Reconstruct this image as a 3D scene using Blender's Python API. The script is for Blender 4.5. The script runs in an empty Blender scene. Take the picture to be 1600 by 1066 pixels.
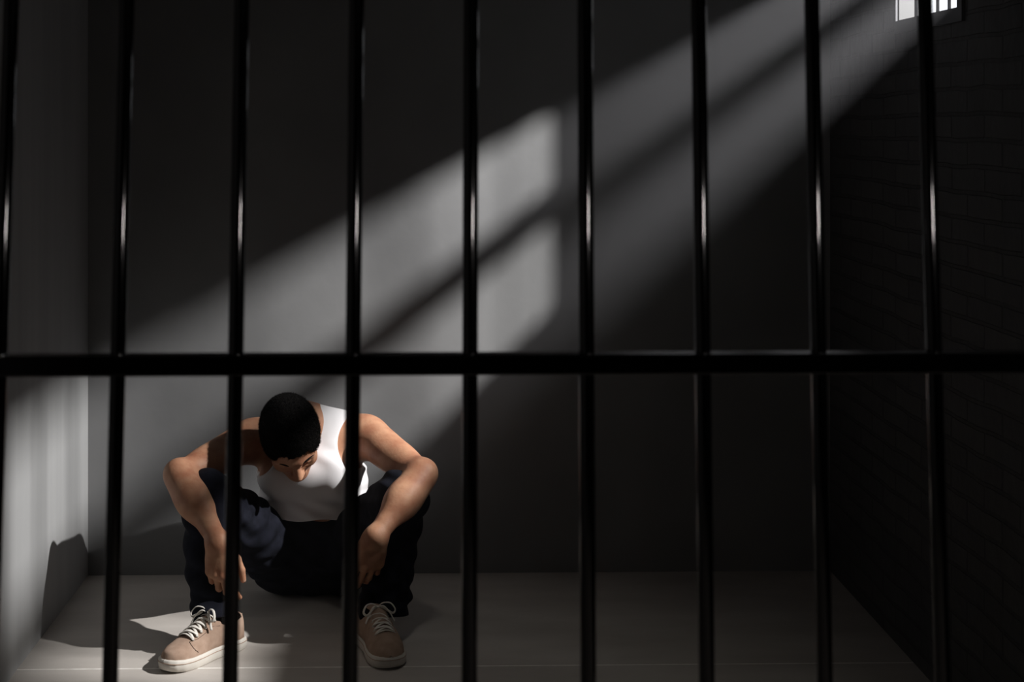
import bpy, bmesh, math, random
import numpy as np
from mathutils import Vector, Matrix

SC = bpy.context.scene
COL = SC.collection
PI = math.pi
rng = random.Random(7)

# ------------------------------------------------------------------ camera model
F_PX, CX, CY, CAM_D, CAM_H, YAW = 2415.0, 722.0, 198.0, 5.0, 1.445, math.radians(1.3)
SN, CS = math.sin(YAW), math.cos(YAW)


def at(px, py, y):
    """Point of the room at depth y that the photograph shows at (px, py)."""
    d = CAM_D + y
    k = (px - CX) / F_PX
    x = d * (SN + k * CS) / (CS - k * SN)
    dep = x * SN + d * CS
    return np.array([x, y, CAM_H - (py - CY) * dep / F_PX])


# ------------------------------------------------------------------ materials
def mat(name, color, rough=0.6, metallic=0.0, spec=0.5):
    m = bpy.data.materials.new(name)
    m.use_nodes = True
    b = m.node_tree.nodes['Principled BSDF']
    b.inputs['Base Color'].default_value = (*color, 1)
    b.inputs['Roughness'].default_value = rough
    b.inputs['Metallic'].default_value = metallic
    b.inputs['Specular IOR Level'].default_value = spec
    return m


def node(m, t, **kw):
    n = m.node_tree.nodes.new(t)
    for k, v in kw.items():
        if k in n.inputs:
            n.inputs[k].default_value = v
        else:
            setattr(n, k, v)
    return n


def link(m, a, b):
    m.node_tree.links.new(a, b)


def mottle(m, c1, c2, scale, detail=6, lo=0.35, hi=0.65, stretch=(1, 1, 1), rough=None):
    b = m.node_tree.nodes['Principled BSDF']
    tc = node(m, 'ShaderNodeTexCoord')
    mp = node(m, 'ShaderNodeMapping')
    mp.inputs['Scale'].default_value = stretch
    nz = node(m, 'ShaderNodeTexNoise', Scale=scale, Detail=detail)
    cr = node(m, 'ShaderNodeValToRGB')
    cr.color_ramp.elements[0].position = lo
    cr.color_ramp.elements[1].position = hi
    cr.color_ramp.elements[0].color = (*c1, 1)
    cr.color_ramp.elements[1].color = (*c2, 1)
    link(m, tc.outputs['Object'], mp.inputs['Vector'])
    link(m, mp.outputs['Vector'], nz.inputs['Vector'])
    link(m, nz.outputs['Fac'], cr.inputs['Fac'])
    link(m, cr.outputs['Color'], b.inputs['Base Color'])
    return tc, mp, nz, cr


def bump(m, scale, strength, dist=0.01, detail=8, stretch=(1, 1, 1)):
    b = m.node_tree.nodes['Principled BSDF']
    tc = node(m, 'ShaderNodeTexCoord')
    mp = node(m, 'ShaderNodeMapping')
    mp.inputs['Scale'].default_value = stretch
    nz = node(m, 'ShaderNodeTexNoise', Scale=scale, Detail=detail)
    bp = node(m, 'ShaderNodeBump', Strength=strength, Distance=dist)
    link(m, tc.outputs['Object'], mp.inputs['Vector'])
    link(m, mp.outputs['Vector'], nz.inputs['Vector'])
    link(m, nz.outputs['Fac'], bp.inputs['Height'])
    link(m, bp.outputs['Normal'], b.inputs['Normal'])
    return bp


M = {}
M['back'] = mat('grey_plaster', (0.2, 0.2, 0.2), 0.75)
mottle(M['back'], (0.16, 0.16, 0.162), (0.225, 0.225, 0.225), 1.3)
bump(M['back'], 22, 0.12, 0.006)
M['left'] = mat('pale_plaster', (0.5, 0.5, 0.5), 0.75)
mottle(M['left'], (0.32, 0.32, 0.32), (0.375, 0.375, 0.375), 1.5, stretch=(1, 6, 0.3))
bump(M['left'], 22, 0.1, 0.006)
M['ceil'] = mat('dark_ceiling', (0.04, 0.04, 0.04), 0.9)

# painted dark brick for the right wall
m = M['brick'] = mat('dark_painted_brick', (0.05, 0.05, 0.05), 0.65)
tc = node(m, 'ShaderNodeTexCoord')
sp = node(m, 'ShaderNodeSeparateXYZ')
cb = node(m, 'ShaderNodeCombineXYZ')
br = node(m, 'ShaderNodeTexBrick', Scale=1.0)
br.inputs['Brick Width'].default_value = 0.23
br.inputs['Row Height'].default_value = 0.062
br.inputs['Mortar Size'].default_value = 0.006
br.inputs['Mortar Smooth'].default_value = 0.35
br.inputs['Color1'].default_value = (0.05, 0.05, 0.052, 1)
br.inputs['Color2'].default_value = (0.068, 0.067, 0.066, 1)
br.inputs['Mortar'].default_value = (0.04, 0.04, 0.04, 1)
nz = node(m, 'ShaderNodeTexNoise', Scale=9.0, Detail=8.0)
nz2 = node(m, 'ShaderNodeTexNoise', Scale=3.0, Detail=2.0)
wob = node(m, 'ShaderNodeMixRGB', blend_type='ADD')
wob.inputs['Fac'].default_value = 0.03
mx = node(m, 'ShaderNodeMath', operation='MULTIPLY_ADD')
mx.inputs[1].default_value = -0.9
bp = node(m, 'ShaderNodeBump', Strength=0.9, Distance=0.012)
link(m, tc.outputs['Object'], sp.inputs[0])
link(m, sp.outputs['Y'], cb.inputs['X'])
link(m, sp.outputs['Z'], cb.inputs['Y'])
link(m, tc.outputs['Object'], nz2.inputs['Vector'])
link(m, cb.outputs[0], wob.inputs[1])
link(m, nz2.outputs['Color'], wob.inputs[2])
link(m, wob.outputs[0], br.inputs['Vector'])
link(m, tc.outputs['Object'], nz.inputs['Vector'])
link(m, br.outputs['Fac'], mx.inputs[0])
link(m, nz.outputs['Fac'], mx.inputs[2])
link(m, mx.outputs[0], bp.inputs['Height'])
link(m, bp.outputs['Normal'], m.node_tree.nodes['Principled BSDF'].inputs['Normal'])
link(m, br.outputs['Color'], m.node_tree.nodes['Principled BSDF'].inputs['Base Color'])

# concrete floor with one pale joint line across the cell
m = M['floor'] = mat('worn_concrete', (0.4, 0.38, 0.36), 0.55, spec=0.3)
tc, mp, nz, cr = mottle(m, (0.43, 0.395, 0.36), (0.54, 0.50, 0.46), 2.2, detail=9, stretch=(1, 2.5, 1))
bs = m.node_tree.nodes['Principled BSDF']
sp = node(m, 'ShaderNodeSeparateXYZ')
link(m, tc.outputs['Object'], sp.inputs[0])
s1 = node(m, 'ShaderNodeMath', operation='ADD')
s1.inputs[1].default_value = 0.862
s2 = node(m, 'ShaderNodeMath', operation='ABSOLUTE')
s3 = node(m, 'ShaderNodeMath', operation='LESS_THAN')
s3.inputs[1].default_value = 0.0028
n3 = node(m, 'ShaderNodeTexNoise', Scale=26.0, Detail=3.0)
s4 = node(m, 'ShaderNodeMath', operation='MULTIPLY', use_clamp=True)
s5 = node(m, 'ShaderNodeMath', operation='MULTIPLY')
s5.inputs[1].default_value = 1.7
mixl = node(m, 'ShaderNodeMixRGB')
mixl.inputs[2].default_value = (0.9, 0.87, 0.82, 1)
link(m, sp.outputs['Y'], s1.inputs[0])
link(m, s1.outputs[0], s2.inputs[0])
link(m, s2.outputs[0], s3.inputs[0])
link(m, tc.outputs['Object'], n3.inputs['Vector'])
link(m, s3.outputs[0], s4.inputs[0])
link(m, n3.outputs['Fac'], s5.inputs[0])
link(m, s5.outputs[0], s4.inputs[1])
link(m, s4.outputs[0], mixl.inputs[0])
link(m, cr.outputs['Color'], mixl.inputs[1])
link(m, mixl.outputs[0], bs.inputs['Base Color'])
bump(m, 40, 0.12, 0.004)

M['bar'] = mat('black_gloss_paint', (0.19, 0.19, 0.195), 0.09, metallic=1.0)
M['frame'] = mat('dark_window_metal', (0.03, 0.03, 0.034), 0.5)
M['reveal'] = mat('pale_reveal', (0.035, 0.035, 0.035), 0.8)

m = M['skin'] = mat('tan_skin', (0.42, 0.21, 0.12), 0.55, spec=0.3)
mottle(m, (0.36, 0.15, 0.085), (0.53, 0.29, 0.175), 20, detail=6, lo=0.3, hi=0.7)
bump(m, 130, 0.3, 0.002)
m.node_tree.nodes['Principled BSDF'].inputs['Subsurface Weight'].default_value = 0.12
m.node_tree.nodes['Principled BSDF'].inputs['Subsurface Radius'].default_value = (0.012, 0.005, 0.003)
m.node_tree.nodes['Principled BSDF'].inputs['Subsurface Scale'].default_value = 0.6
m = M['hair'] = mat('black_hair', (0.006, 0.0052, 0.0048), 0.75, spec=0.1)
bump(m, 260, 0.9, 0.006, detail=4)
m = M['shirt'] = mat('white_cotton', (0.8, 0.78, 0.79), 0.9, spec=0.2)
bump(m, 420, 0.1, 0.001, detail=2)
m = M['jeans'] = mat('dark_denim', (0.013, 0.015, 0.024), 0.9, spec=0.15)
mottle(m, (0.0048, 0.0055, 0.0095), (0.011, 0.012, 0.02), 30, detail=5)
bump(m, 500, 0.25, 0.001, detail=2)
m = M['suede'] = mat('beige_canvas', (0.36, 0.25, 0.19), 0.95, spec=0.15)
mottle(m, (0.33, 0.225, 0.165), (0.41, 0.29, 0.22), 40, detail=5)
bump(m, 500, 0.2, 0.001, detail=2)
M['rubber'] = mat('off_white_rubber', (0.62, 0.58, 0.52), 0.6)
M['lace'] = mat('cream_lace', (0.72, 0.68, 0.62), 0.9)
M['stitch'] = mat('brown_stitching', (0.12, 0.08, 0.06), 0.9)
M['eyelet'] = mat('dull_metal', (0.5, 0.47, 0.42), 0.4, metallic=0.8)
M['sock'] = mat('black_cotton', (0.008, 0.008, 0.009), 0.95, spec=0.1)
M['nail'] = mat('fingernail', (0.55, 0.33, 0.25), 0.35)


# ------------------------------------------------------------------ object helpers
def tag(o, label=None, cat=None, group=None, kind=None):
    if label: o['label'] = label
    if cat: o['category'] = cat
    if group: o['group'] = group
    if kind: o['kind'] = kind
    return o


def from_arrays(name, verts, faces, material, parent=None, smooth=True):
    me = bpy.data.meshes.new(name)
    me.from_pydata([tuple(v) for v in verts], [], [tuple(f) for f in faces])
    me.materials.append(material)
    if smooth:
        me.polygons.foreach_set('use_smooth', [True] * len(me.polygons))
    me.update()
    o = bpy.data.objects.new(name, me)
    COL.objects.link(o)
    if parent is not None:
        o.parent = parent
        o.matrix_parent_inverse = parent.matrix_world.inverted()
    return o


def from_bm(name, bm, material, parent=None, smooth=False):
    me = bpy.data.meshes.new(name)
    bmesh.ops.recalc_face_normals(bm, faces=bm.faces)
    bm.to_mesh(me)
    bm.free()
    me.materials.append(material)
    if smooth:
        me.polygons.foreach_set('use_smooth', [True] * len(me.polygons))
    o = bpy.data.objects.new(name, me)
    COL.objects.link(o)
    if parent is not None:
        o.parent = parent
        o.matrix_parent_inverse = parent.matrix_world.inverted()
    return o


def box(bm, lo, hi, bevel=0.0):
    r = bmesh.ops.create_cube(bm, size=1.0)
    vs = r['verts']
    for v in vs:
        for i in range(3):
            v.co[i] = lo[i] if v.co[i] < 0 else hi[i]
    if bevel:
        es = list({e for v in vs for e in v.link_edges})
        bmesh.ops.bevel(bm, geom=es, offset=bevel, segments=2, affect='EDGES', profile=0.5)


def rod(bm, a, b, r, seg=20, bev=0.0):
    a, b = Vector(a), Vector(b)
    d = (b - a)
    mtx = Matrix.Translation((a + b) / 2) @ d.to_track_quat('Z', 'Y').to_matrix().to_4x4()
    bmesh.ops.create_cone(bm, cap_ends=True, segments=seg, radius1=r, radius2=r, depth=d.length, matrix=mtx)


def tube(pts, r, seg=8, flat=1.0, up=None):
    """Swept tube through pts: verts, faces. flat < 1 squashes it along the given up direction."""
    pts = [Vector(p) for p in pts]
    n = len(pts)
    V, Fc = [], []
    prev = None
    for i, p in enumerate(pts):
        t = (pts[min(i + 1, n - 1)] - pts[max(i - 1, 0)]).normalized()
        u = Vector(up) if up is not None else (prev if prev is not None else Vector((0, 0, 1)))
        if abs(u.dot(t)) > 0.97:
            u = Vector((1, 0, 0))
        s = t.cross(u).normalized()
        u = s.cross(t).normalized()
        prev = u
        for k in range(seg):
            a = 2 * PI * k / seg
            V.append(p + s * (r * math.cos(a)) + u * (r * flat * math.sin(a)))
    for i in range(n - 1):
        for k in range(seg):
            k2 = (k + 1) % seg
            Fc.append((i * seg + k, i * seg + k2, (i + 1) * seg + k2, (i + 1) * seg + k))
    Fc.append(tuple(range(seg))[::-1])
    Fc.append(tuple((n - 1) * seg + k for k in range(seg)))
    return V, Fc


def join_parts(parts):
    V, Fc = [], []
    for v, f in parts:
        o = len(V)
        V += list(v)
        Fc += [tuple(i + o for i in q) for q in f]
    return V, Fc


def smooth_path(ctrl, n=10):
    c = [Vector(p) for p in ctrl]
    c = [c[0] * 2 - c[1]] + c + [c[-1] * 2 - c[-2]]
    out = []
    for i in range(1, len(c) - 2):
        for k in range(n):
            t = k / n
            p0, p1, p2, p3 = c[i - 1], c[i], c[i + 1], c[i + 2]
            out.append(0.5 * ((2 * p1) + (p2 - p0) * t + (2 * p0 - 5 * p1 + 4 * p2 - p3) * t * t + (3 * p1 - p0 - 3 * p2 + p3) * t ** 3))
    out.append(c[-2])
    return out


# ------------------------------------------------------------------ the room
XL = at(137.5, 898, 0)[0]
XR = at(1297, 893, 0)[0]
YF, ZC, TH = -6.6, 2.62, 0.06
WY0, WY1, WZ0, WZ1 = -1.225, -0.73, 1.738, 2.056     # the window opening in the right wall

bm = bmesh.new(); box(bm, (XL - TH, YF - TH, -0.08), (XR + TH, TH, 0))
tag(from_bm('floor', bm, M['floor']), 'worn grey concrete cell floor with one pale joint line', kind='structure')
bm = bmesh.new(); box(bm, (XL - TH, YF - TH, ZC), (XR + TH, TH, ZC + 0.08))
tag(from_bm('ceiling', bm, M['ceil']), 'dark ceiling over the cell', kind='structure')
bm = bmesh.new(); box(bm, (XL - TH, 0, 0), (XR + TH, TH, ZC))
tag(from_bm('wall_back', bm, M['back']), 'smooth grey plaster wall behind the seated man', kind='structure')
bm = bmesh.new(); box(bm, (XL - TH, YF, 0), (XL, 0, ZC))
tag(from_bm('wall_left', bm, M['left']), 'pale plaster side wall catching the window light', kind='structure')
bm = bmesh.new(); box(bm, (XL - TH, YF - TH, 0), (XR + TH, YF, ZC))
tag(from_bm('wall_front', bm, M['ceil']), 'corridor wall facing the cell', kind='structure')
bm = bmesh.new()
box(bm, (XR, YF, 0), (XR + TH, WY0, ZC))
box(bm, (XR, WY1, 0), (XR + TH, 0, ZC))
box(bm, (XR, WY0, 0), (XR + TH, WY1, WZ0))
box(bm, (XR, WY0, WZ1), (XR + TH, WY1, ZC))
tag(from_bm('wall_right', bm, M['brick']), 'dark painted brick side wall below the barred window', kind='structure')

# the barred window: frame, reveal lining, upright bars, one flat middle rail
win = bpy.data.objects.new('window_1', None); COL.objects.link(win)
win.location = (XR, (WY0 + WY1) / 2, WZ0)
tag(win, 'small bright barred window high in the brick wall', kind='structure')
bpy.context.view_layer.update()
fw, fd = 0.035, 0.008
bm = bmesh.new()
box(bm, (XR - fd, WY0 - fw, WZ0 - fw), (XR, WY1 + 0.012, WZ0))
box(bm, (XR - fd, WY0 - fw, WZ1), (XR, WY1 + 0.012, WZ1 + fw))
box(bm, (XR - fd, WY0 - fw, WZ0), (XR, WY0, WZ1))
box(bm, (XR - fd, WY1, WZ0), (XR, WY1 + 0.012, WZ1))
from_bm('window_frame', bm, M['frame'], win)
bm = bmesh.new()
lt = 0.003
box(bm, (XR + 0.001, WY1 - lt, WZ0), (XR + TH, WY1, WZ1))
box(bm, (XR + 0.001, WY0, WZ0), (XR + TH, WY0 + lt, WZ1))
box(bm, (XR + 0.001, WY0 + lt, WZ0), (XR + TH, WY1 - lt, WZ0 + lt))
box(bm, (XR + 0.001, WY0 + lt, WZ1 - lt), (XR + TH, WY1 - lt, WZ1))
from_bm('window_reveal', bm, M['reveal'], win)
for yb in (-0.79, -0.88, -0.97, -1.06, -1.15):
    bm = bmesh.new(); rod(bm, (XR + 0.03, yb, WZ0 + lt), (XR + 0.03, yb, WZ1 - lt), 0.0045, 12)
    from_bm('window_bar', bm, M['frame'], win, True)
bm = bmesh.new(); box(bm, (XR + 0.02, WY0 + lt, 1.896), (XR + 0.04, WY1 - lt, 1.933), 0.002)
from_bm('window_rail', bm, M['frame'], win)

# ------------------------------------------------------------------ the cell bars
GY = -3.3
LEAN = math.radians(5.6)
gr = bpy.data.objects.new('cell_grille', None); COL.objects.link(gr)
rail = at(800, 568, GY)
gr.location = (rail[0], GY, 0)
tag(gr, 'black painted steel cell bars with one crossbar in front of the man', 'cell bars')
bpy.context.view_layer.update()


def lean_pt(x, z):
    dz = z - rail[2]
    return (x + dz * math.tan(math.radians(0.3)), GY + dz * math.tan(LEAN), z)


gap = at(982, 568, GY)[0] - at(800, 568, GY)[0]
x0 = at(734.5, 568, GY)[0]
xs = [x0 + gap * i for i in range(-12, 14)]
xs = [x for x in xs if XL + 0.03 < x < XR - 0.03]
for x in xs:
    bm = bmesh.new()
    rod(bm, lean_pt(x, 0.0), lean_pt(x, ZC), 0.0086, 28)
    from_bm('bar', bm, M['bar'], gr, True)
bm = bmesh.new()
box(bm, (XL, GY - 0.014, rail[2] - 0.0112), (XR, GY + 0.014, rail[2] + 0.0112), 0.002)
from_bm('crossbar', bm, M['bar'], gr)


# ------------------------------------------------------------------ implicit modelling
class Field:
    def __init__(self, lo, hi, h):
        self.lo = np.array(lo, float); self.h = h
        self.n = np.ceil((np.array(hi) - self.lo) / h).astype(int) + 1
        self.f = np.full(self.n, 1.0, np.float32)
        self.ax = [(self.lo[i] + h * np.arange(self.n[i])).astype(np.float32) for i in range(3)]

    def sl(self, lo, hi, pad):
        s = []
        for i in range(3):
            a = int(np.clip(math.floor((lo[i] - pad - self.lo[i]) / self.h), 0, self.n[i]))
            b = int(np.clip(math.ceil((hi[i] + pad - self.lo[i]) / self.h) + 1, 0, self.n[i]))
            s.append(slice(a, b))
        return tuple(s)

    def grid(self, s):
        return (self.ax[0][s[0]][:, None, None], self.ax[1][s[1]][None, :, None], self.ax[2][s[2]][None, None, :])

    def add(self, prim, k=0.02, pad=None):
        fn, lo, hi = prim
        s = self.sl(lo, hi, (k + 3 * self.h) if pad is None else pad)
        d = fn(*self.grid(s)).astype(np.float32)
        a = self.f[s]
        if k > 0:
            hh = np.maximum(k - np.abs(a - d), 0) / k
            self.f[s] = np.minimum(a, d) - hh * hh * (k * 0.25)
        else:
            self.f[s] = np.minimum(a, d)

    def cut(self, prim, k=0.01):
        fn, lo, hi = prim
        s = self.sl(lo, hi, k + 3 * self.h)
        d = -fn(*self.grid(s)).astype(np.float32)
        a = self.f[s]
        hh = np.maximum(k - np.abs(a - d), 0) / k
        self.f[s] = np.maximum(a, d) + hh * hh * (k * 0.25)

    def keep(self, fn):
        """Intersect with a half space or any field given over the whole grid."""
        self.f = np.maximum(self.f, fn(*self.grid((slice(None),) * 3)).astype(np.float32))

    def warp(self, fn):
        near = np.abs(self.f) < 0.05
        d = fn(*self.grid((slice(None),) * 3))
        self.f = np.where(near, self.f + d, self.f).astype(np.float32)

    def mesh(self):
        f = self.f
        s = f < 0
        nx, ny, nz = f.shape
        cnt = np.zeros((nx - 1, ny - 1, nz - 1), np.int8)
        for dx in (0, 1):
            for dy in (0, 1):
                for dz in (0, 1):
                    cnt += s[dx:nx - 1 + dx, dy:ny - 1 + dy, dz:nz - 1 + dz]
        ci, cj, ck = np.nonzero((cnt > 0) & (cnt < 8))
        idx = np.full(cnt.shape, -1, np.int32)
        idx[ci, cj, ck] = np.arange(len(ci))
        acc = np.zeros((len(ci), 3)); num = np.zeros(len(ci))
        corners = [(a, b, c) for a in (0, 1) for b in (0, 1) for c in (0, 1)]
        val = {c: f[ci + c[0], cj + c[1], ck + c[2]] for c in corners}
        for c in corners:
            for axx in range(3):
                if c[axx] == 0:
                    c2 = list(c); c2[axx] = 1; c2 = tuple(c2)
                    v1, v2 = val[c], val[c2]
                    m_ = (v1 < 0) != (v2 < 0)
                    t = np.where(m_, v1 / np.where(v1 - v2 == 0, 1, v1 - v2), 0)
                    p = np.tile(np.array(c, float), (len(ci), 1)); p[:, axx] += t
                    acc[m_] += p[m_]; num[m_] += 1
        P = acc / num[:, None] + np.stack([ci, cj, ck], 1)
        V = self.lo + P * self.h
        Q = []
        for axx in range(3):
            a1, a2 = (axx + 1) % 3, (axx + 2) % 3
            sa = [slice(None)] * 3; sb = [slice(None)] * 3
            sa[axx] = slice(0, -1); sb[axx] = slice(1, None)
            A, B = s[tuple(sa)], s[tuple(sb)]
            e = np.stack(np.nonzero(A != B), 1)
            ok = (e[:, a1] > 0) & (e[:, a2] > 0) & (e[:, a1] < f.shape[a1] - 1) & (e[:, a2] < f.shape[a2] - 1)
            e = e[ok]
            flip = A[e[:, 0], e[:, 1], e[:, 2]]
            quad = []
            for o1, o2 in ((-1, -1), (0, -1), (0, 0), (-1, 0)):
                q = e.copy(); q[:, a1] += o1; q[:, a2] += o2
                quad.append(idx[q[:, 0], q[:, 1], q[:, 2]])
            quad = np.stack(quad, 1)
            quad[~flip] = quad[~flip][:, ::-1]
            Q.append(quad)
        return V, np.concatenate(Q)


def np_mesh(name, V, Q, material, parent=None, relax=1):
    if relax:
        E = np.concatenate([Q[:, [0, 1]], Q[:, [1, 2]], Q[:, [2, 3]], Q[:, [3, 0]]])
        for _ in range(relax):
            S = np.zeros_like(V); C = np.zeros(len(V))
            for a, b in ((0, 1), (1, 0)):
                for i in range(3):
                    S[:, i] += np.bincount(E[:, a], weights=V[E[:, b], i], minlength=len(V))
                C += np.bincount(E[:, a], minlength=len(V))
            V = 0.45 * V + 0.55 * S / np.maximum(C, 1)[:, None]
    me = bpy.data.meshes.new(name)
    me.vertices.add(len(V)); me.vertices.foreach_set('co', V.astype(np.float32).ravel())
    me.loops.add(len(Q) * 4); me.loops.foreach_set('vertex_index', Q.astype(np.int32).ravel())
    me.polygons.add(len(Q))
    me.polygons.foreach_set('loop_start', np.arange(0, len(Q) * 4, 4, dtype=np.int32))
    me.polygons.foreach_set('loop_total', np.full(len(Q), 4, np.int32))
    me.update(calc_edges=True); me.validate()
    me.polygons.foreach_set('use_smooth', np.ones(len(me.polygons), bool))
    me.materials.append(material)
    o = bpy.data.objects.new(name, me); COL.objects.link(o)
    if parent is not None:
        o.parent = parent
        o.matrix_parent_inverse = parent.matrix_world.inverted()
    return o


def cone(a, b, ra, rb):
    a, b = np.array(a, float), np.array(b, float)
    ab = b - a; L2 = float(ab @ ab) or 1e-9
    R = max(ra, rb)

    def fn(x, y, z):
        t = np.clip(((x - a[0]) * ab[0] + (y - a[1]) * ab[1] + (z - a[2]) * ab[2]) / L2, 0, 1)
        return np.sqrt((x - a[0] - t * ab[0]) ** 2 + (y - a[1] - t * ab[1]) ** 2 + (z - a[2] - t * ab[2]) ** 2) - (ra + (rb - ra) * t)
    return fn, np.minimum(a, b) - R, np.maximum(a, b) + R


def ball(c, r):
    return cone(c, np.array(c) + [0, 0, 1e-5], r, r)


def ell(c, rad, axes=None):
    c = np.array(c, float); rad = np.array(rad, float)
    A = np.eye(3) if axes is None else np.array(axes, float)      # rows: the local axes
    ext = np.sqrt(((A * rad[:, None]) ** 2).sum(0))

    def fn(x, y, z):
        dx, dy, dz = x - c[0], y - c[1], z - c[2]
        q = [A[i, 0] * dx + A[i, 1] * dy + A[i, 2] * dz for i in range(3)]
        k0 = np.sqrt(sum((q[i] / rad[i]) ** 2 for i in range(3)))
        k1 = np.sqrt(sum((q[i] / rad[i] ** 2) ** 2 for i in range(3)))
        return k0 * (k0 - 1) / np.maximum(k1, 1e-6)
    return fn, c - ext, c + ext


def waves(seed, scale, amp, n=5, squash=(1, 1, 1)):
    r = np.random.RandomState(seed)
    K = r.normal(size=(n, 3)) * np.array(squash); K /= np.linalg.norm(K, axis=1)[:, None]
    K *= (scale * r.uniform(0.6, 1.5, n))[:, None]
    ph = r.uniform(0, 6.28, n)

    def fn(x, y, z):
        w = sum(np.sin(x * K[i, 0] + y * K[i, 1] + z * K[i, 2] + ph[i] + 1.7 * np.sin(x * K[(i + 1) % n, 0] * 0.4 + z * K[(i + 1) % n, 2] * 0.4)) for i in range(n))
        return w * (amp / n)
    return fn


def nrm(v):
    v = np.array(v, float)
    return v / np.linalg.norm(v)


# ------------------------------------------------------------------ the man: joints (A at the photo's left, B at its right)
shA, shB = at(392, 690, -0.335), at(574, 684, -0.335)
elA, elB = at(283, 742, -0.565), at(657, 741, -0.565)
wrA, wrB = at(340, 846, -0.735), at(588, 838, -0.72)
hipA, hipB = np.array([-0.445, -0.205, 0.115]), np.array([-0.265, -0.205, 0.115])
knA, knB = at(324, 776, -0.575), at(627, 778, -0.562)
anA, anB = at(336, 966, -0.715), at(590, 980, -0.655)
XM = (shA[0] + shB[0]) / 2
hipC = np.array([XM, -0.20, 0.125])
chest = np.array([XM, -0.285, 0.41])
neckB = np.array([XM - 0.012, -0.325, 0.548])
spine = nrm([0, -0.36, 0.93]); fwd_t = nrm(np.cross(spine, [1, 0, 0])) * -1
fwd_t = fwd_t if fwd_t[1] < 0 else -fwd_t
TA = [[1, 0, 0], fwd_t, spine]
print('upper arms', np.linalg.norm(elA - shA), np.linalg.norm(elB - shB), 'forearms', np.linalg.norm(wrA - elA), np.linalg.norm(wrB - elB),
      'thigh', np.linalg.norm(knA - hipA), np.linalg.norm(knB - hipB), 'shank', np.linalg.norm(knA - anA), np.linalg.norm(knB - anB))

# head frame
HP, HY = math.radians(58), math.radians(13)
hu = np.array([0, -math.sin(HP), math.cos(HP)])
hf0 = np.array([0, -math.cos(HP), -math.sin(HP)])
hr0 = np.array([1.0, 0, 0])
hf = hf0 * math.cos(HY) + hr0 * math.sin(HY)
hr = hr0 * math.cos(HY) - hf0 * math.sin(HY)
HC = at(455, 684, -0.50)


def H(r, f, u):
    return HC + hr * r + hf * f + hu * u


HA = [hr, hf, hu]


def torso_prims(g):
    """Radii grow by g."""
    return [
        (ell(chest, (0.158 + g, 0.118 + g, 0.165 + g), TA), 0.03),
        (ell([XM, -0.235, 0.27], (0.142 + g, 0.112 + g, 0.15 + g), TA), 0.05),
        (cone(shA + (0.035, 0.012, 0.0), shB + (-0.035, 0.012, 0.0), 0.052 + g, 0.052 + g), 0.06),
        (cone(neckB, shA + (0.02, 0.02, 0.012), 0.05 + g, 0.04 + g), 0.04),
        (cone(neckB, shB + (-0.02, 0.02, 0.012), 0.05 + g, 0.04 + g), 0.04),
        (ell(chest + np.array([-0.07, 0, 0]) + fwd_t * 0.085 + spine * 0.02, (0.075 + g, 0.03 + g, 0.06 + g), TA), 0.03),
        (ell(chest + np.array([0.07, 0, 0]) + fwd_t * 0.085 + spine * 0.02, (0.075 + g, 0.03 + g, 0.06 + g), TA), 0.03),
    ]


def arm(fl, sh, el, wr, side):
    out = nrm([side, 0, 0.2])
    d1 = nrm(el - sh); d2 = nrm(wr - el)
    fl.add(ball(sh + out * 0.004, 0.058), 0.045)
    fl.add(ell(sh + d1 * 0.055 + np.array([0, 0, 0.008]), (0.05, 0.05, 0.085), [nrm(np.cross(d1, [0, 1, 0])), nrm(np.cross(d1, np.cross(d1, [0, 1, 0]))), d1]), 0.03)
    fl.add(cone(sh, el, 0.05, 0.037), 0.03)
    n1 = nrm(np.cross(d1, np.cross(d2, d1)))            # inside of the elbow: biceps side
    fl.add(ell(sh + d1 * 0.15 + n1 * 0.014, (0.036, 0.036, 0.09), [nrm(np.cross(d1, n1)), n1, d1]), 0.03)
    fl.add(ell(sh + d1 * 0.15 - n1 * 0.016, (0.034, 0.032, 0.1), [nrm(np.cross(d1, n1)), n1, d1]), 0.03)
    fl.add(ball(el - nrm(d2 - d1) * 0.012, 0.036), 0.025)
    fl.add(cone(el, el + d2 * 0.11, 0.038, 0.042), 0.025)
    fl.add(ell(el + d2 * 0.075 + np.array([side * 0.008, -0.006, 0.0]), (0.044, 0.042, 0.085), [nrm(np.cross(d2, [0, 1, 0])), nrm(np.cross(d2, np.cross(d2, [0, 1, 0]))), d2]), 0.03)
    fl.add(cone(el + d2 * 0.1, wr, 0.04, 0.026), 0.03)
    s = nrm(np.cross(d2, [0, -1, 0]))
    fl.add(cone(wr - s * 0.009, wr + s * 0.009, 0.022, 0.022), 0.02)


NAILS = []


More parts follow.
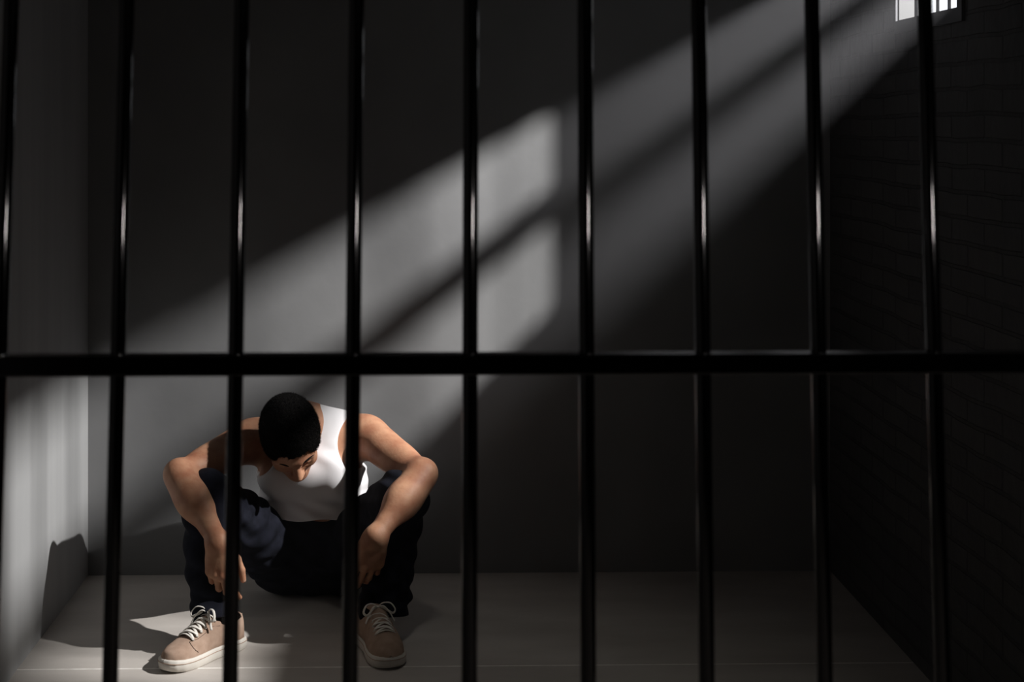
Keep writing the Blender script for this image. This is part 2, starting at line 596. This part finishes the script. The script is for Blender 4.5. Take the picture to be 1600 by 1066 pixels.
def hand(fl, wr, d, back, thumb_side, curls, spread=0.05, tout=0.62):
    """d: wrist to knuckles; back: out of the back of the hand; thumb_side: across the palm to the thumb."""
    d = nrm(d); s = np.array(thumb_side, float); s = nrm(s - d * (s @ d)); b = nrm(np.cross(d, s)); b = b if b @ np.array(back) > 0 else -b
    offs = [0.031, 0.0105, -0.0105, -0.0295]
    klen = [0.092, 0.095, 0.089, 0.080]
    fing = [(0.041, 0.025, 0.021), (0.045, 0.028, 0.022), (0.041, 0.026, 0.022), (0.032, 0.020, 0.019)]
    rad = [0.0093, 0.0096, 0.0091, 0.0080]
    fl.add(ell(wr + d * 0.05 - b * 0.002, (0.041, 0.0165, 0.056), [s, b, d]), 0.02)
    K = []
    for i in range(4):
        k = wr + d * klen[i] + s * offs[i] + b * (0.003 if i in (1, 2) else 0.0)
        K.append(k)
        fl.add(cone(wr + d * 0.012 + s * offs[i] * 0.45, k, 0.0135, 0.0108), 0.012)
        fl.add(ball(k + b * 0.002, rad[i] + 0.0012), 0.006)
    for i in range(4):
        p = K[i]; ang = 0.0
        sp = (1.5 - i) * spread
        for j in range(3):
            ang += curls[i] * (0.75, 1.1, 0.7)[j]
            dr = nrm((d * math.cos(ang) - b * math.sin(ang)) + s * sp)
            q = p + dr * fing[i][j]
            r0 = rad[i] * (1, 0.93, 0.86)[j]; r1 = rad[i] * (0.93, 0.86, 0.76)[j]
            fl.add(cone(p, q, r0, r1), 0.004)
            if j < 2:
                fl.add(ball(q, r1 * 1.06), 0.003)
            else:
                nb = nrm(np.cross(dr, s)); nb = nb if nb @ (b * math.cos(ang) + d * math.sin(ang)) > 0 else -nb
                NAILS.append((q - dr * 0.004 + nb * r1 * 0.86, dr, nb, r1))
            p = q
    t0 = wr + d * 0.018 + s * 0.022 - b * 0.006
    dirs = [nrm(d * 0.74 + s * tout - b * 0.3), nrm(d * 0.93 + s * tout * 0.45 - b * 0.25), nrm(d * 0.97 + s * 0.02 - b * 0.25)]
    p = t0
    for j, (L, r0, r1) in enumerate(((0.045, 0.0165, 0.0115), (0.033, 0.0112, 0.0102), (0.028, 0.0104, 0.008))):
        q = p + dirs[j] * L
        fl.add(cone(p, q, r0, r1), 0.014 if j == 0 else 0.004)
        p = q
    nb = nrm(b + s * 0.5 - dirs[2] * ((b + s * 0.5) @ dirs[2]))
    NAILS.append((p - dirs[2] * 0.004 + nb * 0.0069, dirs[2], nb, 0.0085))


VOX = 0.0023
body = Field((-0.80, -1.0, 0.0), (0.09, -0.04, 0.72), VOX)
for p_, k_ in torso_prims(0.0):
    body.add(p_, k_)
body.add(ell(hipC, (0.14, 0.11, 0.1)), 0.05)
for hip, kn, an in ((hipA, knA, anA), (hipB, knB, anB)):
    body.add(cone(hip, kn, 0.068, 0.046), 0.04)
    body.add(cone(kn, an * 0.6 + kn * 0.4, 0.046, 0.036), 0.03)
arm(body, shA, elA, wrA, -1)
arm(body, shB, elB, wrB, 1)
# feet, inside the shoes
FEET = {}
for key, an, heel, toe in (('A', anA, (377, 1008), (276, 1045)), ('B', anB, (568, 996), (612, 1048))):
    def ground(px, py):
        y = -0.8
        for _ in range(40):
            p = at(px, py, y)
            y += p[2] * 1.6
        return at(px, py, y)
    FEET[key] = (ground(heel[0], heel[1]), ground(toe[0], toe[1]))
    h_, t_ = FEET[key]
    dd = nrm(t_ - h_)
    kn = knA if key == 'A' else knB
    ank = h_ + dd * 0.06 + [0, 0, 0.095]
    body.add(cone(an * 0.6 + kn * 0.4, ank, 0.036, 0.027), 0.02)
    body.add(cone(ank, h_ + dd * 0.06 + [0, 0, 0.06], 0.026, 0.022), 0.01)
    body.add(cone(h_ + dd * 0.05 + [0, 0, 0.058], h_ + dd * 0.19 + [0, 0, 0.05], 0.02, 0.012), 0.01)
print('feet', FEET)
# neck and head
body.add(cone(neckB, H(0, -0.045, -0.045), 0.058, 0.056), 0.04)
body.add(cone(neckB + [0, -0.03, -0.01], H(0, 0.0, -0.08), 0.05, 0.045), 0.03)
hd = Field(HC - 0.2, HC + 0.2, VOX)
hd.add(ell(H(0, -0.012, 0.03), (0.0755, 0.096, 0.088), HA), 0.0)
hd.add(ell(H(0, 0.03, -0.035), (0.06, 0.062, 0.078), HA), 0.04)
hd.add(cone(H(-0.048, 0.0, -0.06), H(-0.014, 0.068, -0.1), 0.018, 0.017), 0.03)
hd.add(cone(H(0.048, 0.0, -0.06), H(0.014, 0.068, -0.1), 0.018, 0.017), 0.03)
hd.add(ball(H(0, 0.076, -0.102), 0.0175), 0.02)
for sgn in (-1, 1):
    hd.add(cone(H(sgn * 0.012, 0.083, 0.018), H(sgn * 0.05, 0.064, 0.016), 0.010, 0.008), 0.018)
    hd.add(ball(H(sgn * 0.043, 0.06, -0.026), 0.018), 0.025)
    hd.cut(ball(H(sgn * 0.033, 0.094, -0.003), 0.0155), 0.016)
    hd.add(ball(H(sgn * 0.032, 0.0715, -0.003), 0.0125), 0.004)
    hd.add(ball(H(sgn * 0.0125, 0.098, -0.039), 0.0085), 0.008)
    hd.add(ell(H(sgn * 0.077, -0.012, -0.012), (0.008, 0.018, 0.031), [nrm(hr + hf * 0.35 * sgn), nrm(hf - hr * 0.35 * sgn), hu]), 0.006)
    hd.cut(ell(H(sgn * 0.086, -0.008, -0.008), (0.006, 0.009, 0.017), [nrm(hr + hf * 0.35 * sgn), nrm(hf - hr * 0.35 * sgn), hu]), 0.006)
    hd.add(ball(H(sgn * 0.0745, -0.004, -0.04), 0.008), 0.008)
hd.add(cone(H(0, 0.086, 0.006), H(0, 0.109, -0.034), 0.008, 0.0125), 0.012)
for sgn in (-1, 1):
    hd.cut(ball(H(sgn * 0.006, 0.105, -0.0475), 0.0038), 0.004)
hd.add(cone(H(-0.02, 0.086, -0.066), H(0.02, 0.086, -0.066), 0.0062, 0.0062), 0.008)
hd.add(cone(H(-0.016, 0.086, -0.077), H(0.016, 0.086, -0.077), 0.0068, 0.0068), 0.006)
hd.cut(cone(H(-0.024, 0.096, -0.0715), H(0.024, 0.096, -0.0715), 0.003, 0.003), 0.003)


def blend_in(dst, src, k):
    """Union a field that sits inside dst's grid (nearest cells; same cell size)."""
    o = np.round((src.lo - dst.lo) / dst.h).astype(int)
    s0 = np.maximum(0, -o)
    n = np.minimum(src.n - s0, dst.n - np.maximum(o, 0))
    a = tuple(slice(max(o[i], 0), max(o[i], 0) + n[i]) for i in range(3))
    b = tuple(slice(s0[i], s0[i] + n[i]) for i in range(3))
    A, B = dst.f[a], src.f[b]
    hh = np.maximum(k - np.abs(A - B), 0) / k
    dst.f[a] = np.minimum(A, B) - hh * hh * (k * 0.25)


def snapped(lo, ref):
    return ref.lo + np.round((np.array(lo) - ref.lo) / ref.h) * ref.h


# re-grid the head onto the body's lattice so that it joins exactly
hd.lo = snapped(hd.lo, body)
blend_in(body, hd, 0.03)
hA = Field(snapped(wrA - 0.2, body), snapped(wrA - 0.2, body) + 0.4, VOX)
hand(hA, wrA, (0.008, -0.015, -0.09), (-0.25, -0.9, 0.1), (0.95, -0.25, 0.1), (0.42, 0.46, 0.5, 0.54), 0.02, 0.48)
blend_in(body, hA, 0.02)
hB = Field(snapped(wrB - 0.2, body), snapped(wrB - 0.2, body) + 0.4, VOX)
hand(hB, wrB, (-0.022, 0.014, -0.09), (0.2, -0.95, 0.1), (-0.95, -0.2, 0.1), (0.28, 0.34, 0.4, 0.46), 0.02, 0.28)
blend_in(body, hB, 0.02)
V, Q = body.mesh()
man = np_mesh('person', V, Q, M['skin'])
tag(man, 'man in white tank top sitting on the floor, head bowed, arms over his knees', 'person')
print('body', len(V))

# ------------------------------------------------------------------ hair, brows, nails
hg = Field(HC - 0.17, HC + 0.17, 0.0022)
hg.add(ell(H(0, -0.012, 0.031), (0.0855, 0.106, 0.0985), HA), 0.0)
hg.add(cone(H(-0.066, 0.025, 0.0), H(-0.0665, 0.022, -0.028), 0.011, 0.007), 0.012)
hg.add(cone(H(0.066, 0.025, 0.0), H(0.0665, 0.022, -0.028), 0.011, 0.007), 0.012)
hg.add(cone(H(-0.04, -0.06, -0.03), H(0.04, -0.06, -0.03), 0.035, 0.035), 0.03)


def hairline(x, y, z):
    dx, dy, dz = x - HC[0], y - HC[1], z - HC[2]
    r = hr[0] * dx + hr[1] * dy + hr[2] * dz
    f = hf[0] * dx + hf[1] * dy + hf[2] * dz
    u = hu[0] * dx + hu[1] * dy + hu[2] * dz
    line = np.where(f > 0.03, 0.064 - 2.6 * np.maximum(np.abs(r) - 0.042, 0) , -0.035 - 0.0 * f)
    line = np.where(f > 0.03, line, np.where(f > 0.0, np.where(np.abs(r) > 0.055, -0.035, 0.03), -0.02))
    line = np.where(f < -0.02, -0.06, line)
    return (line - u) * 0.6


hg.keep(hairline)
hg.warp(waves(3, 420, 0.0022, 7))
V, Q = hg.mesh()
hair = np_mesh('hair', V, Q, M['hair'], man, 1)
tag(hair, 'short black cropped hair')
me = hair.data
vn = np.zeros(len(me.vertices) * 3, np.float32); me.vertices.foreach_get('normal', vn); vn = vn.reshape(-1, 3)
vc = np.zeros(len(me.vertices) * 3, np.float32); me.vertices.foreach_get('co', vc); vc = vc.reshape(-1, 3)
rel = vc - HC
outer = np.where(((rel @ hu) > -0.055) & ((vn * rel).sum(1) > 0.02))[0]
rs = np.random.RandomState(5)
pick = rs.choice(outer, min(16000, len(outer)), replace=False)
SV, SF = [], []
for i in pick:
    n0 = nrm(vn[i] + rs.normal(0, 0.35, 3) + hf * 0.35)
    t1 = nrm(np.cross(n0, [0.3, 0.5, 0.8])); t2 = np.cross(n0, t1)
    L_ = rs.uniform(0.004, 0.0085)
    b0 = vc[i] - vn[i] * 0.001
    k_ = len(SV)
    SV += [b0 + t1 * 0.0007, b0 - t1 * 0.0004 + t2 * 0.0006, b0 - t1 * 0.0004 - t2 * 0.0006, b0 + n0 * L_ + rs.normal(0, 0.0008, 3)]
    SF += [(k_, k_ + 1, k_ + 3), (k_ + 1, k_ + 2, k_ + 3), (k_ + 2, k_, k_ + 3)]
tag(from_arrays('hair_strands', SV, SF, M['hair'], hair), kind='stuff')
for sgn in (-1, 1):
    v, f = tube(smooth_path([H(sgn * 0.014, 0.0925, 0.018), H(sgn * 0.032, 0.0865, 0.025), H(sgn * 0.052, 0.0715, 0.018)], 6), 0.0042, 8, 0.7)
    from_arrays('eyebrow', v, f, M['hair'], man)
for c, dr, nb, r in NAILS:
    w = np.cross(dr, nb)
    vs = []
    for i in range(5):
        for j in range(5):
            a, b_ = (i - 2) / 2, (j - 2) / 2
            vs.append(c + w * a * r * 0.72 + dr * b_ * 0.006 * (1 - 0.15 * a * a) + nb * (0.0009 - 0.0022 * a * a))
    fs = [(i * 5 + j, i * 5 + j + 1, (i + 1) * 5 + j + 1, (i + 1) * 5 + j) for i in range(4) for j in range(4)]
    from_arrays('fingernail', vs, fs, M['nail'], man)

# ------------------------------------------------------------------ tank top
sh = Field((-0.62, -0.58, 0.10), (-0.08, -0.03, 0.68), 0.0022)
for p_, k_ in torso_prims(0.007):
    sh.add(p_, k_)
sh.add(ell([XM, -0.25, 0.272], (0.152, 0.116, 0.11), TA), 0.05)
sh.add(cone(chest + fwd_t * 0.075 + spine * 0.035 + [-0.06, 0, 0], chest + fwd_t * 0.075 + spine * 0.035 + [0.06, 0, 0], 0.058, 0.058), 0.06)


sh.add(cone(at(549, 722, -0.285), at(556, 790, -0.285), 0.03, 0.045), 0.04)


def folds(x, y, z):
    lowr = np.clip((0.35 - z) / 0.07, 0, 1)
    q = z + 0.22 * np.abs(x - XM) ** 1.3 + 0.012 * np.sin(x * 34)
    a = np.sin(q * 125 + 2.0 * np.sin(x * 21 + 1)) * 0.0026 * lowr
    b = np.sin((x - XM) * 60 + z * 45 + 2 * np.sin(z * 40)) * 0.0016 + np.sin(z * 130 + x * 60 + 2 * np.sin(x * 50)) * 0.0012 * np.clip((x - XM - 0.1) / 0.05, 0, 1)
    return a + b


sh.warp(folds)
# neck opening and armholes
sh.cut(cone(neckB + [-0.008, 0.0, 0.075], neckB + np.array([-0.012, -0.15, -0.05]), 0.036, 0.052), 0.004)
for s_, sg in ((shA, -1), (shB, 1)):
    sh.cut(cone(s_ + [sg * 0.012, -0.3, -0.012], s_ + [sg * 0.016, 0.35, 0.006], 0.106, 0.09), 0.004)
sh.keep(lambda x, y, z: (0.266 - z - 0.25 * (y + 0.37) + 0.35 * (x - XM) ** 2 - 0.003 * np.sin(x * 45)) * 0.9 + 0 * x)
V, Q = sh.mesh()
shirt = np_mesh('tank_top', V, Q, M['shirt'], man, 2)
tag(shirt, 'white ribbed sleeveless tank top')

# ------------------------------------------------------------------ jeans
jn = Field((-0.80, -0.90, 0.0), (0.10, -0.03, 0.60), 0.0027)
jn.add(ell([XM, -0.19, 0.125], (0.165, 0.125, 0.125)), 0.0)
jn.add(ell([XM, -0.25, 0.225], (0.148, 0.112, 0.085)), 0.03)
jn.add(cone(hipA + [0.0, 0.0, -0.015], hipB + [0.0, 0.0, -0.015], 0.1, 0.1), 0.02)
for hip, kn, an, sg in ((hipA, knA, anA, -1), (hipB, knB, anB, 1)):
    d1 = nrm(kn - hip); d2 = nrm(an - kn)
    jn.add(cone(hip, kn, 0.108, 0.076), 0.022)
    jn.add(cone(kn, kn + d2 * 0.2, 0.066, 0.066), 0.03)
    jn.add(cone(kn + d2 * 0.15, an + d2 * 0.01, 0.067, 0.064), 0.02)
    jn.add(ell(kn + d2 * 0.10 + np.array([0, 0.028, 0]), (0.064, 0.07, 0.11)), 0.03)
    if sg > 0:
        jn.add(cone(kn + d2 * 0.2 + [0.008, 0.03, 0], an + [0.028, 0.035, 0.03], 0.058, 0.058), 0.03)


def denim(x, y, z):
    a = np.sin(z * 95 + 3.0 * np.sin(x * 17 + 2 * y * 9) + x * 25) * 0.0032
    b = np.sin(x * 48 - z * 60 + y * 38 + 2 * np.sin(z * 30)) * 0.0028
    c = np.sin(z * 170 + 2 * np.sin(x * 40)) * 0.0022 * np.clip((0.2 - z) / 0.08, 0, 1)
    return a + b + c


jn.warp(denim)
for an, kn, base in ((anA, knA, 0.052), (anB, knB, 0.058)):
    d2 = nrm(an - kn)
    # open hem: hollow the cuff from below
    jn.cut(cone(an - d2 * 0.03, an + d2 * 0.13, 0.050, 0.057), 0.004)
jn.keep(lambda x, y, z: np.where((y < -0.45) & (x < XM), 0.088 - 0.5 * (y - anA[1] + 0.03) + 0.25 * (x - anA[0]) - z, -1.0))
jn.keep(lambda x, y, z: np.where((y < -0.45) & (x >= XM), 0.076 - 0.22 * (y - anB[1] + 0.03) - z, -1.0))
jn.keep(lambda x, y, z: 0.004 - z + 0 * x + 0 * y)
V, Q = jn.mesh()
jeans = np_mesh('jeans', V, Q, M['jeans'], man, 2)
tag(jeans, 'dark blue denim jeans')


# ------------------------------------------------------------------ socks
for key, an, kn in (('A', anA, knA), ('B', anB, knB)):
    h_, t_ = FEET[key]; dd = nrm(t_ - h_)
    ank = h_ + dd * 0.06 + [0, 0, 0.095]; mid = an * 0.6 + kn * 0.4
    sk = Field(np.minimum(ank, mid) - [0.09, 0.09, 0.07], np.maximum(ank, mid) + 0.09, 0.003)
    top = ank * 0.45 + mid * 0.55
    sk.add(cone(ank, top, 0.0305, 0.036), 0.0)
    sk.add(cone(ank, h_ + dd * 0.06 + [0, 0, 0.06], 0.0295, 0.0255), 0.01)
    sk.warp(waves(11, 150, 0.001, 4))
    sV, sQ = sk.mesh()
    np_mesh('sock', sV, sQ, M['sock'], man, 1)

# ------------------------------------------------------------------ sneakers
def half_w(t):
    """Half width of the sole at t = 0 heel .. 1 toe."""
    c = [(0, 0.0), (0.015, 0.017), (0.05, 0.028), (0.12, 0.035), (0.3, 0.0375), (0.45, 0.039), (0.62, 0.047), (0.75, 0.0485), (0.86, 0.043), (0.94, 0.031), (0.985, 0.016), (1, 0.0)]
    return np.interp(t, [a for a, _ in c], [b for _, b in c])


SL = 0.283


def top_h(t):
    return np.interp(t, [0, 0.05, 0.14, 0.25, 0.34, 0.42, 0.55, 0.68, 0.8, 0.9, 0.96, 1.0],
                     [0.088, 0.098, 0.090, 0.084, 0.098, 0.107, 0.092, 0.076, 0.066, 0.060, 0.053, 0.034])


SOLE_H = 0.031


def surf(t, a):
    """Point of the shoe's upper: t along the shoe, a in -1..1 across over the top."""
    w = half_w(t) * 0.95
    ang = (1 - abs(a)) * PI / 2
    n_ = 2.5 if t > 0.5 else 3.0
    x = w * math.copysign(max(math.cos(ang), 0) ** (2 / n_), a)
    z = SOLE_H * 0.8 + (top_h(t) - SOLE_H * 0.8) * max(math.sin(ang), 0) ** (2 / n_)
    return Vector((x, t * SL, z))


def make_shoe(key, mirror):
    h_, t_ = FEET[key]
    d = nrm(t_ - h_)
    o_ = Vector((h_[0], h_[1], 0.0))
    yv = Vector((d[0], d[1], 0)).normalized(); xv = Vector((yv.y, -yv.x, 0))

    def W(p):
        p = Vector(p)
        return o_ + xv * (p.x * mirror) + yv * p.y + Vector((0, 0, p.z))

    def put(name, V, Fc, mt, parent, smooth=True):
        return from_arrays(name, [W(v) for v in V], Fc, mt, parent, smooth)

    ts = [0.5 - 0.5 * math.cos(PI * i / 44) for i in range(45)]
    asym = lambda t: 0.008 * math.sin(PI * t) * (1 if t > 0.35 else t / 0.35)
    # upper
    V, Fc = [], []
    na = 25
    for t in ts:
        for j in range(na):
            p = surf(min(max(t, 0.004), 0.996), -1 + 2 * j / (na - 1))
            V.append(p + Vector((asym(t), 0, 0)))
    for i in range(len(ts) - 1):
        for j in range(na - 1):
            q = (i * na + j, i * na + j + 1, (i + 1) * na + j + 1, (i + 1) * na + j)
            tm, am = (ts[i] + ts[i + 1]) / 2, -1 + 2 * (j + 0.5) / (na - 1)
            if 0.06 < tm < 0.33 and abs(am) < 0.42:      # ankle opening
                continue
            Fc.append(q)
    up = put('sneaker', V, Fc, M['suede'], man)
    md = up.modifiers.new('thick', 'SOLIDIFY'); md.thickness = 0.003; md.offset = -1
    # sole with a toe bumper line
    V, Fc = [], []
    ring = []
    for t in ts: ring.append((-(half_w(t) + 0.004), t))
    for t in ts[::-1][1:-1]: ring.append(((half_w(t) + 0.004), t))
    levels = [(0.0, 0.94), (0.004, 1.0), (0.016, 1.01), (0.028, 1.0), (SOLE_H, 0.96), (SOLE_H, 0.3)]
    for z, s in levels:
        for x, t in ring:
            y = 0.5 + (t - 0.5) * (1.025 if s > 0.5 else 0.4)
            lift = 0.006 * max(0, (t - 0.75) / 0.25) ** 2
            V.append(Vector((x * s + asym(t), (0.5 + (y - 0.5) * (s if s > 0.5 else 1)) * SL, z + lift)))
    n = len(ring)
    for l in range(len(levels) - 1):
        for k in range(n):
            Fc.append((l * n + k, l * n + (k + 1) % n, (l + 1) * n + (k + 1) % n, (l + 1) * n + k))
    Fc.append(tuple(range(n))[::-1])
    Fc.append(tuple((len(levels) - 1) * n + k for k in range(n)))
    tag(put('sole', V, Fc, M['rubber'], up), 'off-white rubber sole')
    # stripe groove round the sole
    loop = [Vector((x * 1.012 + asym(t), (0.5 + (t - 0.5) * 1.035) * SL, 0.0225 + 0.006 * max(0, (t - 0.75) / 0.25) ** 2)) for x, t in ring]
    v, f = tube(loop + loop[:1], 0.0009, 6)
    put('foxing_line', v, f, M['suede'], up)
    # tongue
    tv, tf = [], []
    for i in range(9):
        t = 0.31 + 0.3 * i / 8
        for j in range(7):
            a = (j - 3) / 3
            p = surf(t, a * 0.3 if a else 0.0001)
            tv.append(Vector((p.x * 0.9 + asym(t), p.y - 0.012 * (1 - i / 8) , p.z + 0.004 + 0.016 * (1 - i / 8) - 0.004 * abs(a))))
    for i in range(8):
        for j in range(6):
            tf.append((i * 7 + j, i * 7 + j + 1, (i + 1) * 7 + j + 1, (i + 1) * 7 + j))
    tg = put('tongue', tv, tf, M['suede'], up)
    md = tg.modifiers.new('thick', 'SOLIDIFY'); md.thickness = 0.004
    # seams of the vamp and the eyestays
    sv = []
    for s_ in (-1, 1):
        sv.append(tube([surf(t, s_ * a) + Vector((asym(t), 0, 0.0006)) for t, a in [(0.36, 0.52), (0.45, 0.5), (0.55, 0.48), (0.65, 0.44), (0.74, 0.3)]], 0.0007, 5))
        sv.append(tube([surf(t, s_ * a) + Vector((asym(t) + s_ * 0.0006, 0, 0.0004)) for t, a in [(0.74, 0.3), (0.745, 0.45), (0.74, 0.6), (0.72, 0.75), (0.69, 0.86)]], 0.0008, 5))
    v, f = join_parts(sv); put('seam', v, f, M['stitch'], up)
    # eyelets and laces
    rows = [0.405, 0.465, 0.525, 0.585, 0.645, 0.70]
    ev, lv = [], []
    for i, t in enumerate(rows):
        for s_ in (-1, 1):
            c = surf(t, s_ * 0.34) + Vector((asym(t), 0, 0.0012))
            ev.append(tube([c + Vector((0.0036 * math.cos(k * PI / 5), 0.0036 * math.sin(k * PI / 5), 0)) for k in range(11)], 0.0011, 5))
        path = []
        for k in range(9):
            a = -0.36 + 0.72 * k / 8
            p = surf(t, a if abs(a) > 1e-4 else 1e-4)
            path.append(p + Vector((asym(t), 0, 0.0065 - 0.004 * abs(a) / 0.36)))
        lv.append(tube(path, 0.0042, 8, 0.4, (0, 0, 1)))
        if i < len(rows) - 1:
            for s_ in (-1, 1):
                path = []
                for k in range(9):
                    a = s_ * (-0.34 + 0.68 * k / 8); tt = t + (rows[i + 1] - t) * k / 8
                    p = surf(tt, a if abs(a) > 1e-4 else 1e-4)
                    path.append(p + Vector((asym(tt), 0, 0.0085 - 0.005 * abs(a) / 0.36 + (0.002 if s_ > 0 else 0))))
                lv.append(tube(path, 0.0042, 8, 0.4, (0, 0, 1)))
    k0 = surf(0.415, 1e-4) + Vector((asym(0.4), 0, 0.012))
    lv.append(tube([k0 + Vector((-0.006, 0, 0)), k0, k0 + Vector((0.006, 0, 0))], 0.0065, 8, 0.8))
    for s_ in (-1, 1):
        loop = [k0, k0 + Vector((s_ * 0.014, 0.004, 0.012)), k0 + Vector((s_ * 0.034, 0.012, 0.012)), k0 + Vector((s_ * 0.045, 0.02, -0.004)),
                k0 + Vector((s_ * 0.036, 0.024, -0.012)), k0 + Vector((s_ * 0.018, 0.012, -0.002)), k0 + Vector((0, 0.002, 0.001))]
        lv.append(tube(smooth_path(loop, 6), 0.0036, 8, 0.45))
        end = [k0, k0 + Vector((s_ * 0.014, 0.012, 0.006)), k0 + Vector((s_ * 0.03, 0.022, -0.012)), k0 + Vector((s_ * 0.041, 0.026, -0.034))]
        lv.append(tube(smooth_path(end, 6), 0.0034, 8, 0.45))
    for v, f in ev: put('eyelet', v, f, M['eyelet'], up)
    v, f = join_parts(lv); tag(put('laces', v, f, M['lace'], up), 'cream flat laces tied in a bow')
    return up


bpy.context.view_layer.update()
tag(make_shoe('A', 1), 'beige low-top sneaker in the patch of light')
tag(make_shoe('B', -1), 'beige low-top sneaker in shade')

# ------------------------------------------------------------------ haze in the cell
hz = bpy.data.materials.new('thin_dust_haze'); hz.use_nodes = True
nt = hz.node_tree
for n_ in list(nt.nodes):
    if n_.type == 'BSDF_PRINCIPLED': nt.nodes.remove(n_)
vs_ = nt.nodes.new('ShaderNodeVolumeScatter')
# haze density shaped to show the beam by the window, not veil the man
tcv = nt.nodes.new('ShaderNodeTexCoord'); spv = nt.nodes.new('ShaderNodeSeparateXYZ')
mrv = nt.nodes.new('ShaderNodeMapRange'); mrv.interpolation_type = 'SMOOTHSTEP'
mrv.inputs['From Min'].default_value = -0.25; mrv.inputs['From Max'].default_value = 0.75
mrv.inputs['To Min'].default_value = 0.004; mrv.inputs['To Max'].default_value = 0.052
nt.links.new(tcv.outputs['Object'], spv.inputs[0]); nt.links.new(spv.outputs['X'], mrv.inputs['Value'])
nt.links.new(mrv.outputs[0], vs_.inputs['Density'])
vs_.inputs['Color'].default_value = (0.95, 0.95, 1.0, 1)
vs_.inputs['Anisotropy'].default_value = 0.1
nt.links.new(vs_.outputs[0], nt.nodes['Material Output'].inputs['Volume'])
bm = bmesh.new(); box(bm, (XL + 0.004, -1.5, 0.004), (XR - 0.013, -0.004, ZC - 0.004))
tag(from_bm('haze', bm, hz), 'thin dusty air that shows the beam from the window', 'haze', kind='stuff')

# ------------------------------------------------------------------ light
ld = bpy.data.lights.new('outside_lamp', 'POINT')  # unseen point lamp close outside the window, throws the diverging beam
ld.energy = 850; ld.shadow_soft_size = 0.03; ld.color = (1.0, 0.985, 0.975)
lo = bpy.data.objects.new('outside_lamp', ld); COL.objects.link(lo)
lo.location = (XR + 0.70, -1.292, 2.43)

ld = bpy.data.lights.new('floor_fill_spot', 'SPOT')  # added fill without a fixture, brightens floor and man but spares the walls
ld.energy = 12; ld.spot_size = math.radians(62); ld.spot_blend = 0.9; ld.shadow_soft_size = 0.12; ld.color = (1.0, 0.96, 0.88)
lo = bpy.data.objects.new('floor_fill_spot', ld); COL.objects.link(lo)
lo.location = (0.0, -1.35, ZC - 0.03)

ld = bpy.data.lights.new('corridor_lamp', 'AREA')
ld.shape = 'RECTANGLE'; ld.size = 0.06; ld.size_y = 0.26; ld.energy = 2.2; ld.color = (1.0, 0.93, 0.88)
lo = bpy.data.objects.new('corridor_lamp', ld); COL.objects.link(lo)
lo.location = (1.2, -4.9, 1.66)
lo.rotation_euler = (Vector((0.05, GY, 1.35)) - Vector(lo.location)).to_track_quat('-Z', 'Z').to_euler()

w = bpy.data.worlds.new('overcast'); SC.world = w; w.use_nodes = True
w.node_tree.nodes['Background'].inputs['Color'].default_value = (0.93, 0.95, 1.0, 1)
w.node_tree.nodes['Background'].inputs['Strength'].default_value = 1.3

# ------------------------------------------------------------------ camera and view
cd = bpy.data.cameras.new('camera'); co = bpy.data.objects.new('camera', cd); COL.objects.link(co)
cd.sensor_fit = 'HORIZONTAL'; cd.sensor_width = 36.0
cd.lens = F_PX / 1600 * 36.0
cd.shift_x = (800 - CX) / 1600
cd.shift_y = (CY - 533) / 1600
cd.clip_start = 0.05
co.location = (0, -CAM_D, CAM_H)
co.rotation_euler = (PI / 2, 0, -YAW)
cd.dof.use_dof = True; cd.dof.focus_distance = 4.45; cd.dof.aperture_fstop = 6.8
SC.camera = co

vsx = SC.view_settings
vsx.view_transform = 'Standard'; vsx.look = 'None'; vsx.exposure = 0.0; vsx.gamma = 1.0
vsx.use_curve_mapping = False
SC.cycles.max_bounces = 8
SC.cycles.diffuse_bounces = 5
SC.cycles.volume_bounces = 0
